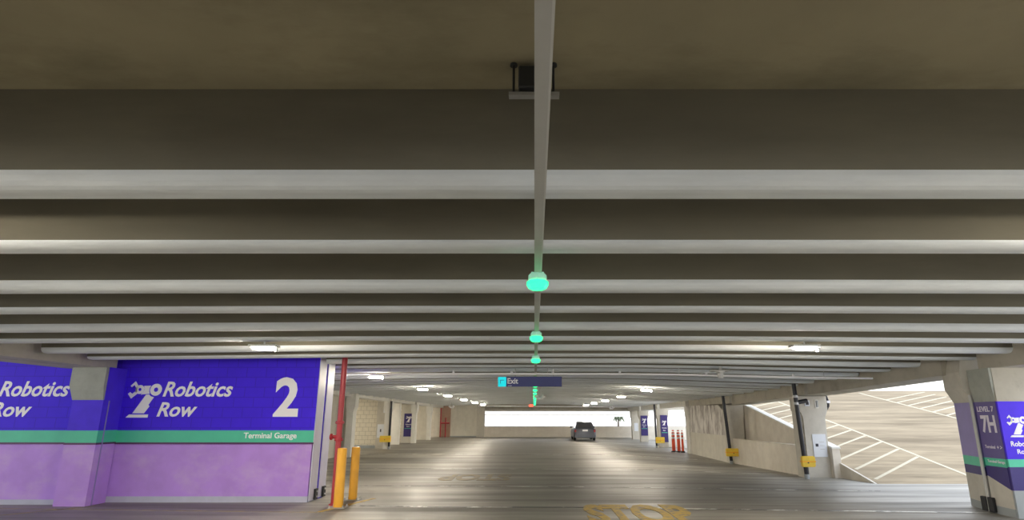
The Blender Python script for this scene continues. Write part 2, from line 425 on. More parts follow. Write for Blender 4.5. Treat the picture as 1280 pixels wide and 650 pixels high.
# ------------------------------------------------------------------ right near column with 7H sign
def poly_prism(name, pts, z0, z1, m, parent=None, kind=None):
    bm = bmesh.new(); prism(bm, pts, 'z', z0, z1); o = fin(name, bm, m, parent, kind)
    return P(o) if parent else o
nc = thing('painted_column', 'broad lavender painted column beside the 7H wall face, bare concrete at top and foot', 'column', (8.4,11.7,0))
fp = [(8.23,12.1),(8.0,11.27),(8.75,11.27),(8.85,12.1)]
poly_prism('foot', fp, 0, .13, 'greybase', nc)
poly_prism('lower_shaft', fp, .13, .60, 'column', nc)
poly_prism('indigo_band', fp, .60, .75, 'indigo', nc)
poly_prism('green_band', fp, .75, .91, 'green', nc)
poly_prism('upper_shaft', fp, .91, 1.87, 'lavender', nc)
bm = bmesh.new()
lv = [(1.87,0),(2.13,.14),(2.42,.14),(2.74,.06),(3.22,.08)]
rings = [[bm.verts.new((x-d if i in (0,1) else x, y, z)) for i,(x,y) in enumerate(fp)] for z, d in lv]
bm.faces.new(rings[0]); bm.faces.new(rings[-1][::-1])
for a, b in zip(rings, rings[1:]):
    for j in range(4): bm.faces.new([a[j],a[(j+1)%4],b[(j+1)%4],b[j]])
P(fin('capital', bm, 'column', nc))

hw = thing('level_sign_wall', 'plum wall end face marked LEVEL 7 and 7H beside the broad lavender column', 'sign', (8.4,10.95,0))
A0, A1 = Vector((7.99,11.2,0)), Vector((7.93,10.62,0))
hp = [(7.99,11.2),(7.93,10.62),(8.4,10.62),(8.4,11.2)]
poly_prism('foot', hp, 0, .13, 'greybase', hw)
bm = bmesh.new(); prism(bm, hp, 'z', .13, .62)
for v in bm.verts:
    if v.co.z > .5 and v.co.y < 11: v.co.z = .43
P(fin('lower_shaft', bm, 'column', hw))
bm = bmesh.new(); prism(bm, hp, 'z', .62, .785)
for v in bm.verts:
    if v.co.z < .7 and v.co.y < 11: v.co.z = .43
P(fin('indigo_band', bm, 'indigo', hw))
poly_prism('green_band', hp, .785, .92, 'green', hw)
poly_prism('upper_panel', hp, .92, 1.87, 'plum', hw)
bm = bmesh.new()
lv = [(1.87,.0),(2.12,.04),(2.44,.04)]
rings = [[bm.verts.new((x-d if i in (0,1) else x, y-(d if i in (1,2) else 0), z)) for i,(x,y) in enumerate(hp)] for z, d in lv]
bm.faces.new(rings[0]); bm.faces.new(rings[-1][::-1])
for a, b in zip(rings, rings[1:]):
    for j in range(4): bm.faces.new([a[j],a[(j+1)%4],b[(j+1)%4],b[j]])
P(fin('capital', bm, 'haunch', hw))
xd = (A1-A0).normalized()
def on7(a, z): return tuple(A0+xd*a+Z*z)
P(text('lettering', 'LEVEL 7', 'dullwhite', hw, on7(.05,1.70), xd, Z, .46, .09, 0, .02))
P(text('numeral', '7H', 'dullwhite', hw, on7(.10,1.34), xd, Z, .40, .30, 0, .03))
P(text('lettering', 'Terminal', 'dullwhite', hw, on7(.09,1.08), xd, Z, .28, .055, 0, .01))
P(text('lettering', '+ >', 'dullwhite', hw, on7(.42,1.08), xd, Z, .13, .055, 0, .01))
P(text('lettering', 'Terminal Garage', 'dullwhite', hw, on7(.09,.83), xd, Z, .46, .06, 0, .015))

# side panel under the right girder with robotics sign
rp = thing('sign_wall', 'vivid violet wall panel right of the 7H face, cut off at the photo edge', 'sign', (9.6,10.8,0))
Y0, XP = 10.57, 7.935
P(fin('foot', bx(XP,11.6, Y0, 10.61, 0, .43), 'greybase', rp))
P(fin('indigo_band', bx(XP,11.6, Y0, 10.61, .43, .80), 'indigo', rp))
P(fin('green_band', bx(XP,11.6, Y0, 10.61, .80, .924), 'green', rp))
P(fin('upper_panel', bx(XP,11.6, Y0, 10.61, .924, 1.87), 'violet_plain', rp))
P(fin('top_wall', bx(XP+.0,11.6, Y0, 10.61, 1.87, 2.44), 'girder', rp))
P(icon('emblem', 'white', rp, (8.03,Y0,1.28), X, Z, .00098))
P(text('lettering', 'Robotics', 'white', rp, (8.03,Y0,1.13), X, Z, .40, .085, .0, .02))
P(text('lettering', 'Row', 'white', rp, (8.115,Y0,1.01), X, Z, .21, .075, .0, .02))

# grey conduit standing at the seam of column and wall, black feet
cn = thing('corner_conduit', 'thin grey conduit running up the seam left of 7H with black feet', 'conduit', (7.95,11.23,0))
bm = bmesh.new(); tube(bm, (7.955,11.235,.02), (7.955,11.235,2.0), .028, seg=12); P(fin('conduit', bm, 'railgrey', cn, smooth=True))
for q in (11.14, 11.31):
    bm = bev(bx(7.90-(.0),7.96, q-.07, q+.05, .02, .26), .008, 1)
    P(fin('foot_plate', bm, 'black', cn))

# ------------------------------------------------------------------ right side walls
def wallbox(name, x0, x1, y0, y1, z0, z1, m): return fin(name, bx(x0,x1,y0,y1,z0,z1), m, None, 'structure')
wallbox('wall_right', 7.97,8.35, 26.0, 31.9, -.25, .88, 'wall')
bm = bmesh.new()
prism(bm, [(26.0,.88),(26.0,1.78),(26.9,2.13),(31.9,2.2),(31.9,.88)], 'x', 8.0, 8.35)
fin('wall_right', bm, 'stainwall', None, 'structure')
# parapet between columns 2 and 3 and ramp edge wall
wallbox('parapet', 8.05,8.3, 19.0, 25.4, -.25, .78, 'parapet')
MS = .177
def rz(y): return max(0, (y-16.4)*MS)
bm = bmesh.new()
prism(bm, [(18.2,-.3),(18.2,.72),(25.6,2.12),(33.5,3.6),(33.5,-.3)], 'x', 8.62, 8.84)
fin('ramp_wall', bm, 'parapet', None, 'structure')
bm = bmesh.new()
prism(bm, [(18.18,.72),(18.18,.77),(25.6,2.17),(33.5,3.65),(33.5,3.60),(25.6,2.12)], 'x', 8.61, 8.86)
fin('ramp_coping', bm, 'pale', None, 'structure')

# ramp deck outside
def rampz(x, y):
    return rz(y) if y < 33.5 else 17.1*MS
grid('ground', 8.86, 40, 8.0, 16.4, 10, 6, lambda x, y: fz(x,y), .25, 'floor')
o = grid('ramp_deck', 8.86, 40, 16.4, 33.5, 10, 20, lambda x, y: rz(y)+fz(8.6,16.4)*sst(22,16.4,y), .25, 'ramp')
grid('ramp_landing', 8.86, 40, 33.5, 36, 4, 2, lambda x, y: 17.1*MS-.01, .25, 'ramp')
def stripe(x0, y0, x1, y1, w=.10, m='whitepaint'):
    d = Vector((x1-x0, y1-y0, 0)).normalized(); nrm = Vector((-d.y, d.x, 0))*w/2
    bm = bmesh.new(); N = 8; prev = None
    for i in range(N+1):
        t = i/N; p = Vector((x0+(x1-x0)*t, y0+(y1-y0)*t, 0))
        a, b = p-nrm, p+nrm
        cur = [bm.verts.new((q.x,q.y,(rz(q.y)+fz(8.6,16.4)*sst(22,16.4,q.y) if q.y > 16.4 and q.x > 8.5 else fz(q.x,q.y))+dz)) for q, dz in ((a,.006),(b,.006),(b,-.01),(a,-.01))]
        if prev:
            for j in range(4): bm.faces.new([prev[j],prev[(j+1)%4],cur[(j+1)%4],cur[j]])
        else: bm.faces.new(cur)
        prev = cur
    bm.faces.new(prev[::-1])
    return bm
stalls = 'parking lines on the ramp'
tag(fin('parking_line', stripe(11.7,16.8,11.7,32.5,.11), 'whitepaint'), 'long pale line running up the ramp nearest the column by the ramp', 'road marking', stalls)
tag(fin('parking_line', stripe(17.2,17.5,17.2,32.5,.12), 'whitepaint'), 'long pale line running up the far side of the ramp', 'road marking', stalls)
yy = 19.1
while yy < 31.5:
    tag(fin('parking_line', stripe(11.62,yy,9.0,yy-2.3,.09), 'whitepaint'),
        'slanted pale stall line on the left side of the ramp', 'road marking', 'slanted stall lines on the left of the ramp')
    yy += .95
yy = 20.0
while yy < 30.6:
    tag(fin('parking_line', stripe(17.28,yy,20.9,yy+2.7,.10), 'whitepaint'),
        'slanted pale stall line on the far right side of the ramp', 'road marking', 'slanted stall lines on the right of the ramp')
    yy += .85

# ------------------------------------------------------------------ left side walls beyond the sign wall
wallbox('wall_left', -13.0,-8.75, 27.2, 27.5, 0, 2.7, 'block')
wallbox('wall_left', -8.75,-7.98, 27.0, 27.5, 0, 2.5, 'wall')
wallbox('wall_left', -13.0,-8.55, 33.8, 34.1, .16, 2.7, 'block')
wallbox('wall_left', -13.0,-8.55, 33.75, 34.1, 0, .16, 'greybase')
wallbox('wall_left', -8.55,-7.95, 33.65, 34.1, 0, 2.6, 'column')
wallbox('wall_left', -13.0,-8.75, 41.0, 41.3, 0, 2.7, 'block')
wallbox('wall_left', -8.75,-7.9, 40.95, 41.3, 0, 2.6, 'wall')
wallbox('wall_left', -8.9,-8.35, 38.5, 38.8, 0, 2.5, 'pale')
wallbox('wall_left', -13.0,-7.9, 46.7, 47.0, 0, 2.7, 'wall')
wallbox('wall_left', -13.3,-13.0, 27, 53, 0, 3.3, 'wall')
# far end wall, parapet and openings
wallbox('wall_back', -13.0,-4.9, 53.0, 53.4, -.1, 3.3, 'wall')
wallbox('wall_back', -4.9,-4.25, 52.7, 53.4, -.1, 3.3, 'column')
wallbox('wall_back', -4.25,17.0, 53.0, 53.3, -.3, .87, 'parapet')
wallbox('wall_back', -4.25,17.0, 53.0, 53.4, 2.10, 2.24, 'pale')
wallbox('wall_back', -4.25,17.0, 53.05, 53.4, 2.24, 3.3, 'girder')
wallbox('floor', 8.55, 17, 38.8, 53.6, -.5, -.22, 'floor')
wallbox('baseboard_back', -8.0,-4.9, 52.94, 53.0, -.02, .10, 'greybase')
for i, z in enumerate((2.0, 1.84)):          # rails below the window head
    wallbox('trim_%d' % (5+i), -4.25, 8.0, 53.05, 53.15, z-.03, z+.03, 'pale')
wallbox('low_wall', 8.5,9.6, 39.9, 40.2, -.3, .60, 'pale')

# ------------------------------------------------------------------ red pipes
def pipe_things():
    t = thing('standpipe', 'tall red fire pipe with valve beside two yellow bollards', 'pipe', (-3.80,12.15,0))
    x, y = -3.80, 12.15
    bm = bmesh.new(); tube(bm, (x,y,0), (x,y,2.98), .055, seg=20); P(fin('riser', bm, 'red', t, smooth=True))
    bm = bmesh.new(); lathe(bm, [(.075,0),(.085,.01),(.085,.05),(.075,.06)], (x,y,1.48)); P(fin('coupling', bm, 'red', t, smooth=True))
    bm = bmesh.new(); lathe(bm, [(.075,0),(.08,.01),(.08,.05),(.075,.06)], (x,y,1.16)); P(fin('coupling', bm, 'red', t, smooth=True))
    bm = bmesh.new(); tube(bm, (x,y,1.24), (x-.11,y-.03,1.24), .035, seg=14); lathe(bm, [(.05,-.16),(.06,-.15),(.06,-.12),(.04,-.11)], (x,y-.03,1.24), axis='x')
    P(fin('hose_valve', bm, 'red', t, smooth=True))
    bm = bmesh.new(); lathe(bm, [(.09,0),(.09,.02),(.06,.03)], (x,y,0)); P(fin('floor_flange', bm, 'red', t))
    t = thing('standpipe', 'distant red pipe pair with valve arm in the far left corner', 'pipe', (-7.75,52.6,0))
    for dx in (0,.42):
        bm = bmesh.new(); tube(bm, (-7.95+dx,52.75,-.03), (-7.95+dx,52.75,1.6 if dx else 2.38), .055, seg=12); P(fin('riser', bm, 'red', t, smooth=True))
    bm = bmesh.new(); tube(bm, (-7.95,52.75,1.15), (-7.2,52.75,1.15), .06, seg=12); P(fin('valve_arm', bm, 'red', t, smooth=True))
    tag(fin('wall_panel', bx(-8.05,-7.15,52.93,52.99,-.02,2.55), 'brownred'), 'dull red painted strip of wall behind the distant red pipes', 'panel')
pipe_things()

# ------------------------------------------------------------------ bollards
def bollard(x, y, h, r, label):
    t = thing('bollard', label, 'bollard', (x,y,0), 'yellow bollards by the wall end')
    bm = bmesh.new(); lathe(bm, [(r,.012),(r,h-.03),(r*.93,h-.008),(r*.6,h)], (x,y,0), 28)
    P(fin('post', bm, 'bollard', t, smooth=True))
    P(fin('base_plate', bev(bx(x-r*1.75,x+r*1.75,y-r*1.75,y+r*1.75,0,.014), .004, 1), 'steel', t))
    for sx in (-1,1):
        for sy in (-1,1):
            bm = bmesh.new(); tube(bm, (x+sx*r*1.4,y+sy*r*1.4,.014), (x+sx*r*1.4,y+sy*r*1.4,.05), .013, seg=8)
            P(fin('anchor_bolt', bm, 'steel', t))
bollard(-3.61, 11.82, 1.05, .088, 'nearer yellow steel bollard in front of the red pipe')
bollard(-3.66, 12.90, 1.02, .085, 'farther yellow steel bollard just behind the nearer one')

# ------------------------------------------------------------------ yellow paint on the deck
tag(fin('floor_line', stripe(-9.9,11.72,-3.78,11.25,.08,'yellowpaint'), 'fadedyellow'), 'thin faded yellow line along the foot of the sign wall', 'road marking')
tag(fin('floor_line', stripe(-3.78,11.25,-3.28,13.1,.09), 'yellowpaint'), 'short yellow line slanting past the bollards', 'road marking')
tag(fin('floor_line', stripe(-9.2,10.7,-8.2,12.0,.08), 'fadedyellow'), 'short slanted yellow line at the lower left corner', 'road marking')
def floor_word(body, x, y, w, h, m, label, rot=False):
    o = text('floor_lettering', body, m, None, (x,y,0), X, Y, w, h, 0, .045, .006, rot)
    for v in o.data.vertices: v.co.z += max(fz(v.co.x, v.co.y), fz(v.co.x+.2, v.co.y))+.001
    return tag(o, label, 'road marking')
floor_word('STOP', .88, 9.95, 1.85, 2.25, 'yellowpaint', 'faded yellow STOP painted on the floor at the bottom edge')
floor_word('STOP', -2.6, 16.7, 1.95, 1.8, 'fadedyellow', 'very faded yellow word painted farther up the floor', True)

# ------------------------------------------------------------------ signal rail and green sensor lights
rl = thing('signal_rail', 'long grey ceiling rail running down the middle of the aisle', 'rail', (0.02,20,2.6))
bm = bmesh.new(); box(bm, .0,.044, -2, 48, 2.585,2.626); P(fin('channel', bm, 'railgrey', rl))
bm = bmesh.new(); box(bm, .044,.052, -2, 48, 2.590,2.64); P(fin('side_lip', bm, 'lampcase', rl))
for k in range(-3, 22):
    F = 2.955+2.44*k
    if -1 < F < 48: P(fin('hanger_clip', bx(.012,.032, F-.08, F-.05, 2.62, 2.705), 'steel', rl))
ords = ['nearest','second','third','fourth','fifth','sixth','seventh','eighth','ninth','tenth','eleventh','twelfth','thirteenth','fourteenth','fifteenth']
ys = [4.14, 7.14, 10.0, 15.4] + [18.2+3.0*i for i in range(10)]
def sensor(y):
    i = ys.index(y)
    t = thing('guidance_light', '%s green glowing guidance light along the middle ceiling rail' % ords[i], 'light', (.022,y,2.53), 'green lights on the ceiling rail')
    bm = bmesh.new(); lathe(bm, [(.050,.045),(.064,.03),(.066,.0),(.06,-.01)], (0,0,.015), 8); o = fin('housing', bm, 'ledclear', t)
    bm = bmesh.new(); lathe(bm, [(.052,.0),(.076,-.010),(.078,-.035),(.062,-.062),(.045,-.07)], (0,0,.01), 8); o = fin('lit_lens', bm, 'ledgreen', t)
    for a in range(4):
        an = a*math.pi/2+math.pi/4
        bm = bmesh.new(); tube(bm, (.05*math.cos(an),.05*math.sin(an),.06), (.055*math.cos(an),.055*math.sin(an),.01), .010, seg=8)
        fin('corner_clip', bm, 'ledclear', t)
    return t
for y in ys: sensor(y)
t = thing('marker_light', 'tiny red lamp at the far end of the ceiling rail', 'light', (-.25,46.5,2.5))
P(fin('lamp_housing', bev(bx(-.42,-.08,46.45,46.55,2.38,2.56), .03, 2), 'ledred', t)); 
P(fin('stem', bx(-.26,-.24,46.49,46.51,2.55,2.70), 'steel', t))

# bracket above the rail near the camera
t = thing('hanger_bracket', 'dark trapeze hanger with box above the rail near the camera', 'bracket', (.02,2.2,2.9))
for x in (-.098,.090):
    bm = bmesh.new(); tube(bm, (x,2.53,3.06), (x,2.53,3.24), .006, seg=8); P(fin('threaded_rod', bm, 'darkbox', t))
    bm = bmesh.new(); lathe(bm, [(.018,0),(.018,.012)], (x,2.53,3.218), 10); P(fin('rod_washer', bm, 'darkbox', t))
P(fin('cross_channel', bx(-.12,.117,2.51,2.55,3.055,3.072), 'steel', t))
P(fin('box', bev(bx(-.075,.065,2.49,2.59,3.085,3.20), .006, 1), 'darkbox', t))

# ------------------------------------------------------------------ exit sign
t = thing('exit_sign', 'hanging dark blue sign reading Exit with a teal square', 'sign', (0,14.3,2.4))
E0, E1, EZ0, EZ1 = -.85, .64, 2.30, 2.53
P(fin('panel', bev(bx(E0+.18, E1, 14.3, 14.36, EZ0, EZ1), .005, 1), 'navy', t))
g = P(fin('teal_square', bev(bx(E0, E0+.19, 14.29, 14.36, EZ0, EZ1-.01), .005, 1), 'teal', t))
P(text('lettering', 'Exit', 'white', t, (E0+.22,14.3,2.365), X, Z, .25, .13, 0, .02))
P(fin('underline', bx(E0+.23,E0+.32,14.296,14.3,2.315,2.325), 'white', t))
P(fin('arrow_mark', bx(E0+.05,E0+.14,14.286,14.29,2.44,2.452), 'navy', t))
P(fin('arrow_mark', bx(E0+.05,E0+.062,14.286,14.29,2.37,2.44), 'navy', t))
for x in (-.45,.45):
    bm = bmesh.new(); tube(bm, (x,14.33,2.53), (x,14.33,2.72), .01, seg=8); P(fin('hanger', bm, 'steel', t))

# ------------------------------------------------------------------ sprinkler pipe across the aisle
t = thing('sprinkler_pipe', 'thin pale sprinkler pipe crossing the aisle above the Exit sign', 'pipe', (0,13.9,2.55))
bm = bmesh.new()
def spz(x): return 2.565+cz(x,13.9)*1.0
xs = [-3.75+i*.98 for i in range(12)]+[7.7]
for a, b in zip(xs, xs[1:]): tube(bm, (a,13.9,spz(a)), (b,13.9,spz(b)), .022, seg=8)
P(fin('pipe_run', bm, 'white', t))
for x in (-1.85,-.52,.42,1.95,3.92,5.9):
    bm = bmesh.new(); lathe(bm, [(.012,0),(.03,.02),(.03,.04),(.012,.06)], (x,13.9,spz(x)+.01), 10); P(fin('sprinkler_head', bm, 'white', t))
for x in (-3.3,0.3,3.3,6.6):
    bm = bmesh.new(); tube(bm, (x,13.9,spz(x)+.01), (x,13.9,3.24+cz(x,13.9)), .006, seg=6); P(fin('hanger', bm, 'steel', t))
t = thing('sprinkler_pipe', 'distant pale pipe crossing the ceiling just before the far window', 'pipe', (0,50.5,2.5))
bm = bmesh.new(); tube(bm, (-4.6,50.6,2.52), (7.6,50.6,2.44), .05, seg=8); P(fin('pipe_run', bm, 'white', t))
for x in (-4,0,4,7):
    bm = bmesh.new(); tube(bm, (x,50.6,2.5), (x,50.6,2.75+cz(x,50.6)), .02, seg=6); P(fin('hanger', bm, 'steel', t))
t = thing('pendant_strip', 'slim pale pipe hanging outside above the ramp entrance', 'pipe', (9.6,16.5,2.45))
bm = bmesh.new(); tube(bm, (8.3,15.6,2.37), (9.45,15.6,2.40), .016, seg=8); P(fin('pipe_run', bm, 'white', t))
bm = bmesh.new(); lathe(bm, [(.012,0),(.03,.02),(.03,.04),(.012,.06)], (9.4,15.6,2.38), 10); P(fin('sprinkler_head', bm, 'white', t))

# ceiling camera on the pipe
t = thing('ceiling_camera', 'grey ceiling box with drop tube right of the Exit sign', 'camera', (4.15,13.7,2.5))
P(fin('mount_plate', bev(bx(3.96,4.36,13.5,13.8,2.60,2.63), .01, 1), 'railgrey', t))
P(fin('mount_arm', bx(4.13,4.19,13.6,13.66,2.63,2.72), 'railgrey', t))
bm = bmesh.new(); lathe(bm, [(.05,0),(.065,.02),(.065,.10),(.11,.15)], (4.16,13.63,2.45), 16); P(fin('housing', bm, 'lampcase', t, smooth=True))

# ------------------------------------------------------------------ ceiling lamps
side = {-1:'left', 1:'right'}
def lamp(x, y, i, s):
    z = 2.615+cz(x,y)*1.0
    if i >= 2: lab = '%s lit ceiling lamp of the %s row counting away from the viewer' % (ords[i-2], side[s])
    else: lab = 'lit ceiling lamp of the %s row above or behind the viewer' % side[s]
    t = thing('ceiling_lamp', lab, 'lamp', (x,y,z), 'lamps of the %s ceiling row' % side[s])
    fin('housing', bev(bx(-.20,.20,-.10,.10,-.005,.03), .008, 1), 'lampcase', t)
    bm = bmesh.new()
    lathe(bm, [(.175,0),(.17,-.022),(.13,-.036),(.05,-.04)], (0,0,-.004), 20)
    for v in bm.verts: v.co.y *= .5
    fin('lens', bm, 'lens', t, smooth=True)
    bm = bmesh.new(); tube(bm, (0,0,.03), (0,0,.60), .012, seg=8)
    fin('stem', bm, 'steel', t)
    bm = bmesh.new(); tube(bm, (.185,0,-.004), (.185,0,-.07), .018, .024, seg=10)
    fin('motion_sensor', bm, 'lampcase', t)
    return t
for s in (-1, 1):
    for i in range(9):
        y = 8.85+6.45*(i-2)
        if s == 1 and i == 3: continue
        if y > 51: continue
        lamp(3.97*s, y, i, s)

for y in (23.6, 30.4, 37.3, 43.6, 50.0):  # added lamps, mostly hidden by the girders, put in to brighten the far walls
    lamp(-10.6, y, 0, -1)['label'] = 'added lamp in the left side bay behind the ledge beams, brightening the far walls'
# small twin head emergency lights
def twin(x, y, z, label):
    t = thing('emergency_light', label, 'light', (x,y,z), 'twin head emergency lights')
    fin('base_box', bev(bx(-.12,.12,-.05,.05,-.03,.05), .01, 1), 'white', t)
    for s in (-1,1):
        bm = bmesh.new(); tube(bm, (s*.06,0,.0), (s*.17,-.08,.12), .05, .07, seg=12); fin('lamp_head', bm, 'white', t)
    bm = bmesh.new(); tube(bm, (0,0,.04), (0,0,3.21+cz(x,y)-z), .012, seg=6); fin('stem', bm, 'steel', t)
twin(.22, 24.5, 2.33, 'white twin head emergency light right of the green lights')
twin(5.6, 44.95, 2.22, 'white twin head emergency light high before the far window')
twin(-5.9, 44.0, 2.28, 'white twin head emergency light near the far left wall')

# ------------------------------------------------------------------ black drain pipes with yellow pads
def drain(x, y, ztop, lab, couplings=True, lean=0.0):
    zb = fz(x,y)
    t = thing('drain_pipe', lab, 'pipe', (x,y,zb), 'black drain pipes on the columns')
    bm = bmesh.new(); tube(bm, (x,y,zb+.12), (x-lean,y,ztop), .062, seg=16); P(fin('pipe', bm, 'blackpipe', t, smooth=True))
    bm = bmesh.new(); tube(bm, (x,y,zb-.005), (x,y,zb+.13), .07, seg=16); P(fin('foot_sleeve', bm, 'greybase', t, smooth=True))
    if couplings:
        for z in (ztop-.42, ztop-.62):
            bm = bmesh.new(); tube(bm, (x-lean*.85,y,z), (x-lean*.85,y,z+.07), .070, seg=16); P(fin('steel_clamp', bm, 'steel', t, smooth=True))
        bm = bmesh.new(); tube(bm, (x-lean*.85,y,ztop-.56), (x+.25,y+.05,ztop-.50), .06, seg=12); P(fin('side_branch', bm, 'blackpipe', t, smooth=True))
    return t
def pad(t, x, y, z0, z1, w):
    c = P(fin('impact_pad', bev(bx(x-w/2,x+w/2,y-.12,y+.0,z0,z1), .02, 2), 'yellowpad', t)); c['label'] = 'yellow impact pad'
    for nm, bm, m in (('strap', bx(x-w/2-.005,x+w/2+.005,y-.125,y+.02,(z0+z1)/2-.02,(z0+z1)/2+.02), 'bollard'),
                      ('black_mark', bx(x-.04,x-.0,y-.127,y-.12,z0+.10,z0+.13), 'ink')):
        q = fin(nm, bm, m, c); q.matrix_parent_inverse = Matrix.Identity(4)
d = drain(7.68, 17.9, 2.58, 'black drain pipe at the column by the ramp with silver clamps and yellow pad', True, .10)
pad(d, 7.70, 17.83, .26, .55, .38)
d = drain(7.80, 25.0, 2.50, 'black drain pipe where the stained wall begins, with yellow pad', False, .14)
pad(d, 7.88, 24.93, .12, .42, .62)
d = drain(7.66, 39.3, 2.42, 'distant black drain pipe with yellow pad left of the orange posts', False, .03)
pad(d, 7.86, 39.2, .06, .42, .55)
d = drain(-7.63, 32.9, 2.45, 'slim black drain pipe with yellow pad on the distant left column', False)
pad(d, -7.80, 32.8, .36, .68, .58)

# ------------------------------------------------------------------ notices and small signs
def notice(x0, x1, y, z0, z1, label, m='paper', marks=(), cat='sign', name='notice_board', frame=None):
    t = thing(name, label, cat, ((x0+x1)/2, y, z0))
    P(fin('panel', bx(x0,x1,y-.02,y+.005,z0,z1), m, t))
    for a, b, c, d, mm in marks:
        P(fin('printed_mark', bx(a,b,y-.024,y-.02,c,d), mm, t))
    return t
notice(8.17,8.56,18.4,.49,1.13,'white notice board on the front of the column by the ramp', marks=[(8.24,8.32,.78,.86,'ink'),(8.36,8.50,.70,.71,'railgrey'),(8.36,8.50,.80,.81,'railgrey'),(8.36,8.50,.90,.91,'railgrey')])
notice(8.06,8.20,18.4,1.93,2.10,'small white square plate high on the column by the ramp', marks=[(8.09,8.17,1.97,2.06,'ink'),(8.11,8.15,1.99,2.04,'paper')], name='column_plate')
notice(8.36,8.46,18.4,1.87,2.12,'narrow pale plate beside the small square plate', 'pale', marks=[(8.39,8.41,1.90,2.09,'ink'),(8.42,8.45,1.9,2.09,'greybase')], name='column_plate')
t = thing('cable_loop', 'black cable loop with white tie on the column by the ramp', 'cable', (8.75,18.5,2.0))
bm = bmesh.new()
pts = [(8.74,18.45,2.25),(8.78,18.45,2.1),(8.79,18.45,1.95),(8.72,18.45,1.84)]
for a, b in zip(pts, pts[1:]): tube(bm, a, b, .035, seg=10)
P(fin('cable', bm, 'blackpipe', t, smooth=True)); P(fin('tie', bx(8.735,8.83,18.40,18.5,2.02,2.09), 'band', t))
notice(-8.48,-8.12,33.65,.56,1.25,'pale blue notice on the distant left wall', marks=[(-8.33,-8.26,.85,1.0,'ink')])
notice(-8.20,-8.10,33.65,1.85,2.20,'tiny white bracket sign high above the pale blue notice', name='wall_plate')
notice(8.05,8.35,50.2,.55,1.18,'tiny white notice on the farthest right column')
def banner(x0, x1, y, z0, z1, label, em=True):
    t = thing('banner_sign', label, 'sign', ((x0+x1)/2,y,z0))
    P(fin('panel', bx(x0,x1,y-.04,y+.005,z0,z1), 'indigo', t))
    w = x1-x0
    if em:
        P(icon('emblem', 'white', t, (x0+w*.18,y-.04,z0+(z1-z0)*.62), X, Z, w*.64/350))
        P(text('lettering', 'Robotics', 'white', t, (x0+w*.18,y-.04,z0+(z1-z0)*.50), X, Z, w*.64, .08, .2, .01))
        P(text('lettering', 'Row', 'white', t, (x0+w*.30,y-.04,z0+(z1-z0)*.41), X, Z, w*.34, .08, .2, .01))
        P(fin('underline', bx(x0+.04,x1-.04,y-.045,y-.04,z0+(z1-z0)*.34,z0+(z1-z0)*.36), 'green', t))
banner(-8.58,-7.99,40.95,.40,1.86,'indigo banner sign on the distant left wall between two columns')
banner(7.97,8.48,46.6,.30,1.75,'indigo banner sign on the second farthest right column')
banner(8.05,8.50,39.7,.10,1.75,'indigo banner sign on the column behind the distant yellow pad')

# ------------------------------------------------------------------ orange delineator posts
dl = [(7.38,33.4),(7.52,33.75),(7.60,33.15),(7.76,33.6),(7.80,33.0)]
for i, (x, y) in enumerate(dl):
    lab = ['leftmost orange delineator post in the cluster by the stained wall','second orange delineator post from the left in the cluster','middle orange delineator post of the cluster by the stained wall',
           'second orange delineator post from the right in the cluster','rightmost orange delineator post of the cluster, against the wall end'][i]
    zb = fz(x,y)
    t = thing('delineator_post', lab, 'traffic post', (x,y,zb), 'orange posts by the stained wall')
    bm = bmesh.new(); lathe(bm, [(.12,0),(.12,.03),(.10,.06),(.06,.07)], (0,0,0), 8); fin('rubber_base', bm, 'black', t)
    bm = bmesh.new(); lathe(bm, [(.062,.06),(.055,.98),(.03,1.02)], (0,0,0), 14); fin('post', bm, 'orange', t, smooth=True)
    for z in (.68,.86):
        bm = bmesh.new(); lathe(bm, [(.063,z),(.062,z+.09)], (0,0,0), 14); fin('reflective_band', bm, 'band', t)
    bm = bmesh.new(); lathe(bm, [(.02,1.06),(.03,1.07),(.03,1.12),(.015,1.13)], (0,0,0), 10); fin('top_knob', bm, 'orange', t)

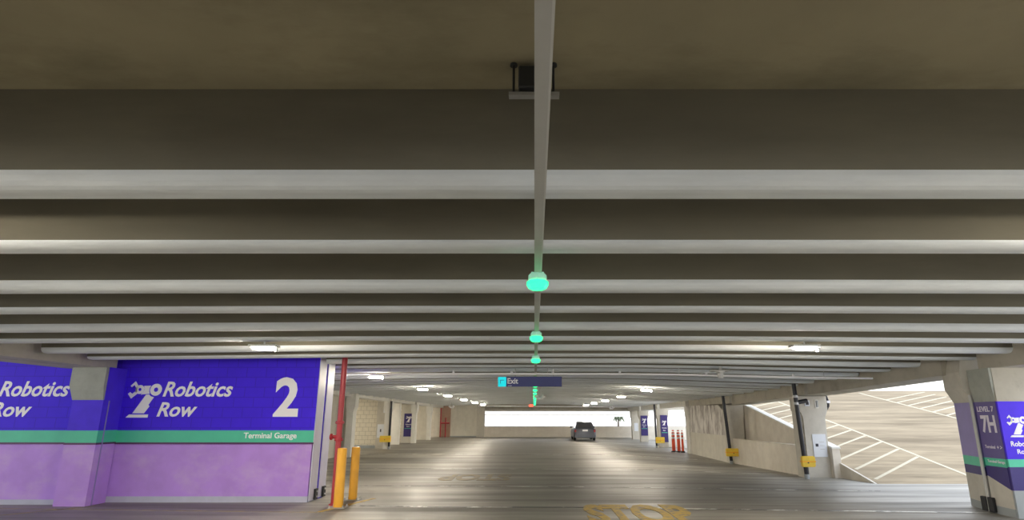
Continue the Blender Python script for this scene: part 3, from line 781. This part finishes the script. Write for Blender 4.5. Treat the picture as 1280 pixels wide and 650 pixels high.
# ------------------------------------------------------------------ the parked car
def car():
    cx, cy = 3.62, 44.6
    t = thing('car', 'dark grey hatchback parked alone before the bright far window', 'car', (cx,cy,fz(cx,cy)))
    W = .80
    # lower body: side profile in (y,z), lofted across x
    def loft(name, secs, m, smooth=True):
        bm = bmesh.new(); rows = []
        for x, prof in secs: rows.append([bm.verts.new((x,y,z)) for y, z in prof])
        k = len(rows[0])
        for a, b in zip(rows, rows[1:]):
            for j in range(k): bm.faces.new([a[j],a[(j+1)%k],b[(j+1)%k],b[j]])
        bm.faces.new(rows[0]); bm.faces.new(rows[-1][::-1])
        return fin(name, bm, m, t, smooth=smooth)
    low = [(.02,.22),(-.02,.50),(.05,.80),(.25,.86),(2.9,.84),(3.75,.70),(3.95,.50),(3.92,.22),(3.5,.18),(.5,.18)]
    def ins(p, d): return [(y+(d if y < 2 else -d), z-(d*.4 if z > .6 else -d*.5)) for y, z in p]
    loft('body', [(-W,ins(low,.14)),(-W+.07,ins(low,.05)),(-W+.2,low),(W-.2,low),(W-.07,ins(low,.05)),(W,ins(low,.14))], 'carpaint')
    cab = [(.12,.84),(.30,1.20),(.55,1.31),(1.7,1.33),(2.15,1.22),(2.95,.84)]
    def nar(p, d): return [(y+(d if y < 1.2 else -d), z-(d*.6 if z > 1 else 0)) for y, z in p]
    bm = bmesh.new(); rows = []
    for s, dz in ((-1,0),(1,0)):
        pass
    # tapered cabin
    def cabx(z, s): return s*(W-.10-(z-.84)*.36)
    A = [bm.verts.new((cabx(z,-1),y,z)) for y, z in cab]; B = [bm.verts.new((cabx(z,1),y,z)) for y, z in cab]
    bm.faces.new(A); bm.faces.new(B[::-1])
    for j in range(len(cab)): bm.faces.new([A[j],B[j],B[(j+1)%len(cab)],A[(j+1)%len(cab)]])
    bmesh.ops.bevel(bm, geom=bm.edges[:], offset=.045, segments=3, affect='EDGES')
    fin('cabin', bm, 'carpaint', t, smooth=True)
    bm = bmesh.new()          # rear window
    q = [(-.50,.135,.90),(.50,.135,.90),(.40,.275,1.17),(-.40,.275,1.17)]
    a = [bm.verts.new((x,y-.02,z)) for x,y,z in q]; b = [bm.verts.new((x,y+.05,z)) for x,y,z in q]
    bm.faces.new(a); bm.faces.new(b[::-1])
    for j in range(4): bm.faces.new([a[j],b[j],b[(j+1)%4],a[(j+1)%4]])
    fin('rear_window', bm, 'glass', t)
    for s in (-1,1):
        bm = bmesh.new()
        q = [(.62,.90),(.80,1.18),(1.65,1.20),(2.45,.90)]
        a = [bm.verts.new((cabx(z,s)+s*.006,y,z)) for y,z in q]; b = [bm.verts.new((cabx(z,s)-s*.03,y,z)) for y,z in q]
        bm.faces.new(a); bm.faces.new(b[::-1])
        for j in range(4): bm.faces.new([a[j],b[j],b[(j+1)%4],a[(j+1)%4]])
        fin('side_window', bm, 'glass', t)
        fin('tail_light', bev(bx(s*.69-.07,s*.69+.07,-.0,.12,.60,.76), .015, 1), 'tail', t)
        fin('wing_mirror', bev(bx(s*.86-.07,s*.86+.07,2.35,2.45,.86,.98), .02, 1), 'carpaint', t)
        fin('reflector', bx(s*.55-.07,s*.55+.07,-.045,.0,.30,.36), 'band' if s > 0 else 'tail', t)
        for wy in (.68,3.2):
            bm = bmesh.new(); lathe(bm, [(.20,-.09),(.285,-.075),(.30,0),(.285,.075),(.20,.09)], (s*.70,wy,.30), 24, 'x')
            w = fin('wheel', bm, 'tyre', t, smooth=True)
            bm = bmesh.new(); lathe(bm, [(.18,-.01),(.15,.02),(.05,.03)], (s*.79 if s>0 else s*.79-.02,wy,.30), 16, 'x'); fin('hubcap', bm, 'steel', w)
    fin('bumper', bev(bx(-.72,.72,-.05,.16,.22,.44), .04, 2), 'carpaint', t)
    fin('licence_plate', bx(-.19,.19,-.04,-.02,.66,.77), 'band', t)
    fin('spoiler', bev(bx(-.46,.46,.22,.42,1.225,1.265), .01, 1), 'carpaint', t)
    fin('roof_highlight_rail', bx(-.42,-.40,.6,1.7,1.31,1.345), 'chrome', t)
    fin('roof_highlight_rail', bx(.40,.42,.6,1.7,1.31,1.345), 'chrome', t)
car()

# ------------------------------------------------------------------ outside beyond the far wall
fin('ground', bx(-60,80, 53.4, 160, -1.2, -.4), 'asphalt', None, 'structure')
t = thing('palm_tree', 'small hazy tree seen through the bright far window', 'tree', (8.6,64,-.4))
bm = bmesh.new(); tube(bm, (8.6,64,-.4), (8.65,64,1.4), .14, .08, 10); P(fin('trunk', bm, 'bark', t))
bm = bmesh.new()
for i in range(26):
    a = i*2.4; r = .25+.5*random.random()
    p0 = Vector((8.65,64,1.4)); mid = p0+Vector((math.cos(a)*r*.6,math.sin(a)*r*.6,.22*random.random()+.1)); p1 = p0+Vector((math.cos(a)*r,math.sin(a)*r,-.1-.3*random.random()))
    tube(bm, p0, mid, .04, .07, 5); tube(bm, mid, p1, .07, .01, 5)
P(fin('fronds', bm, 'leaf', t))
t = thing('street_lamp', 'hazy curved street lamp outside right of the small tree', 'lamp', (10.4,66,-.4))
bm = bmesh.new(); tube(bm, (10.4,66,-.4), (10.4,66,1.35), .09, .06, 8)
pr = (10.4,66,1.35)
for i in range(1,7):
    a = math.pi*i/12; q = (10.4-.9*math.sin(a), 66, 1.35+.5*(1-math.cos(a))*0+.35*math.sin(a)); tube(bm, pr, q, .05, seg=8); pr = q
P(fin('pole', bm, 'steel', t)); P(fin('lamp_head', bev(bx(9.2,9.6,65.9,66.1,1.60,1.72), .03, 1), 'lampcase', t))

# ------------------------------------------------------------------ light
w = bpy.data.worlds.new('World'); SC.world = w; w.use_nodes = True
bg = w.node_tree.nodes['Background']
tc = w.node_tree.nodes.new('ShaderNodeTexCoord'); sp = w.node_tree.nodes.new('ShaderNodeSeparateXYZ'); rp_ = w.node_tree.nodes.new('ShaderNodeValToRGB')
w.node_tree.links.new(tc.outputs['Generated'], sp.inputs[0]); w.node_tree.links.new(sp.outputs[2], rp_.inputs[0]); w.node_tree.links.new(rp_.outputs[0], bg.inputs[0])
rp_.color_ramp.elements[0].position = 0; rp_.color_ramp.elements[0].color = (1,.99,.97,1)
rp_.color_ramp.elements[1].position = .6; rp_.color_ramp.elements[1].color = (.80,.88,1,1)
bg.inputs[1].default_value = 1.0

# ------------------------------------------------------------------ camera
cd = bpy.data.cameras.new('camera'); cam = bpy.data.objects.new('camera', cd); COL.objects.link(cam)
cd.sensor_width = 36; cd.lens = 750/1280*36; cd.shift_x = -28/1280; cd.clip_end = 500
cam.location = (0,0,1.6); cam.rotation_euler = (math.pi/2+math.atan(197/750), 0, 0)
SC.camera = cam
vs = SC.view_settings
vs.view_transform = 'Standard'; vs.look = 'None'; vs.gamma = 1; vs.use_curve_mapping = False; vs.exposure = 1.35
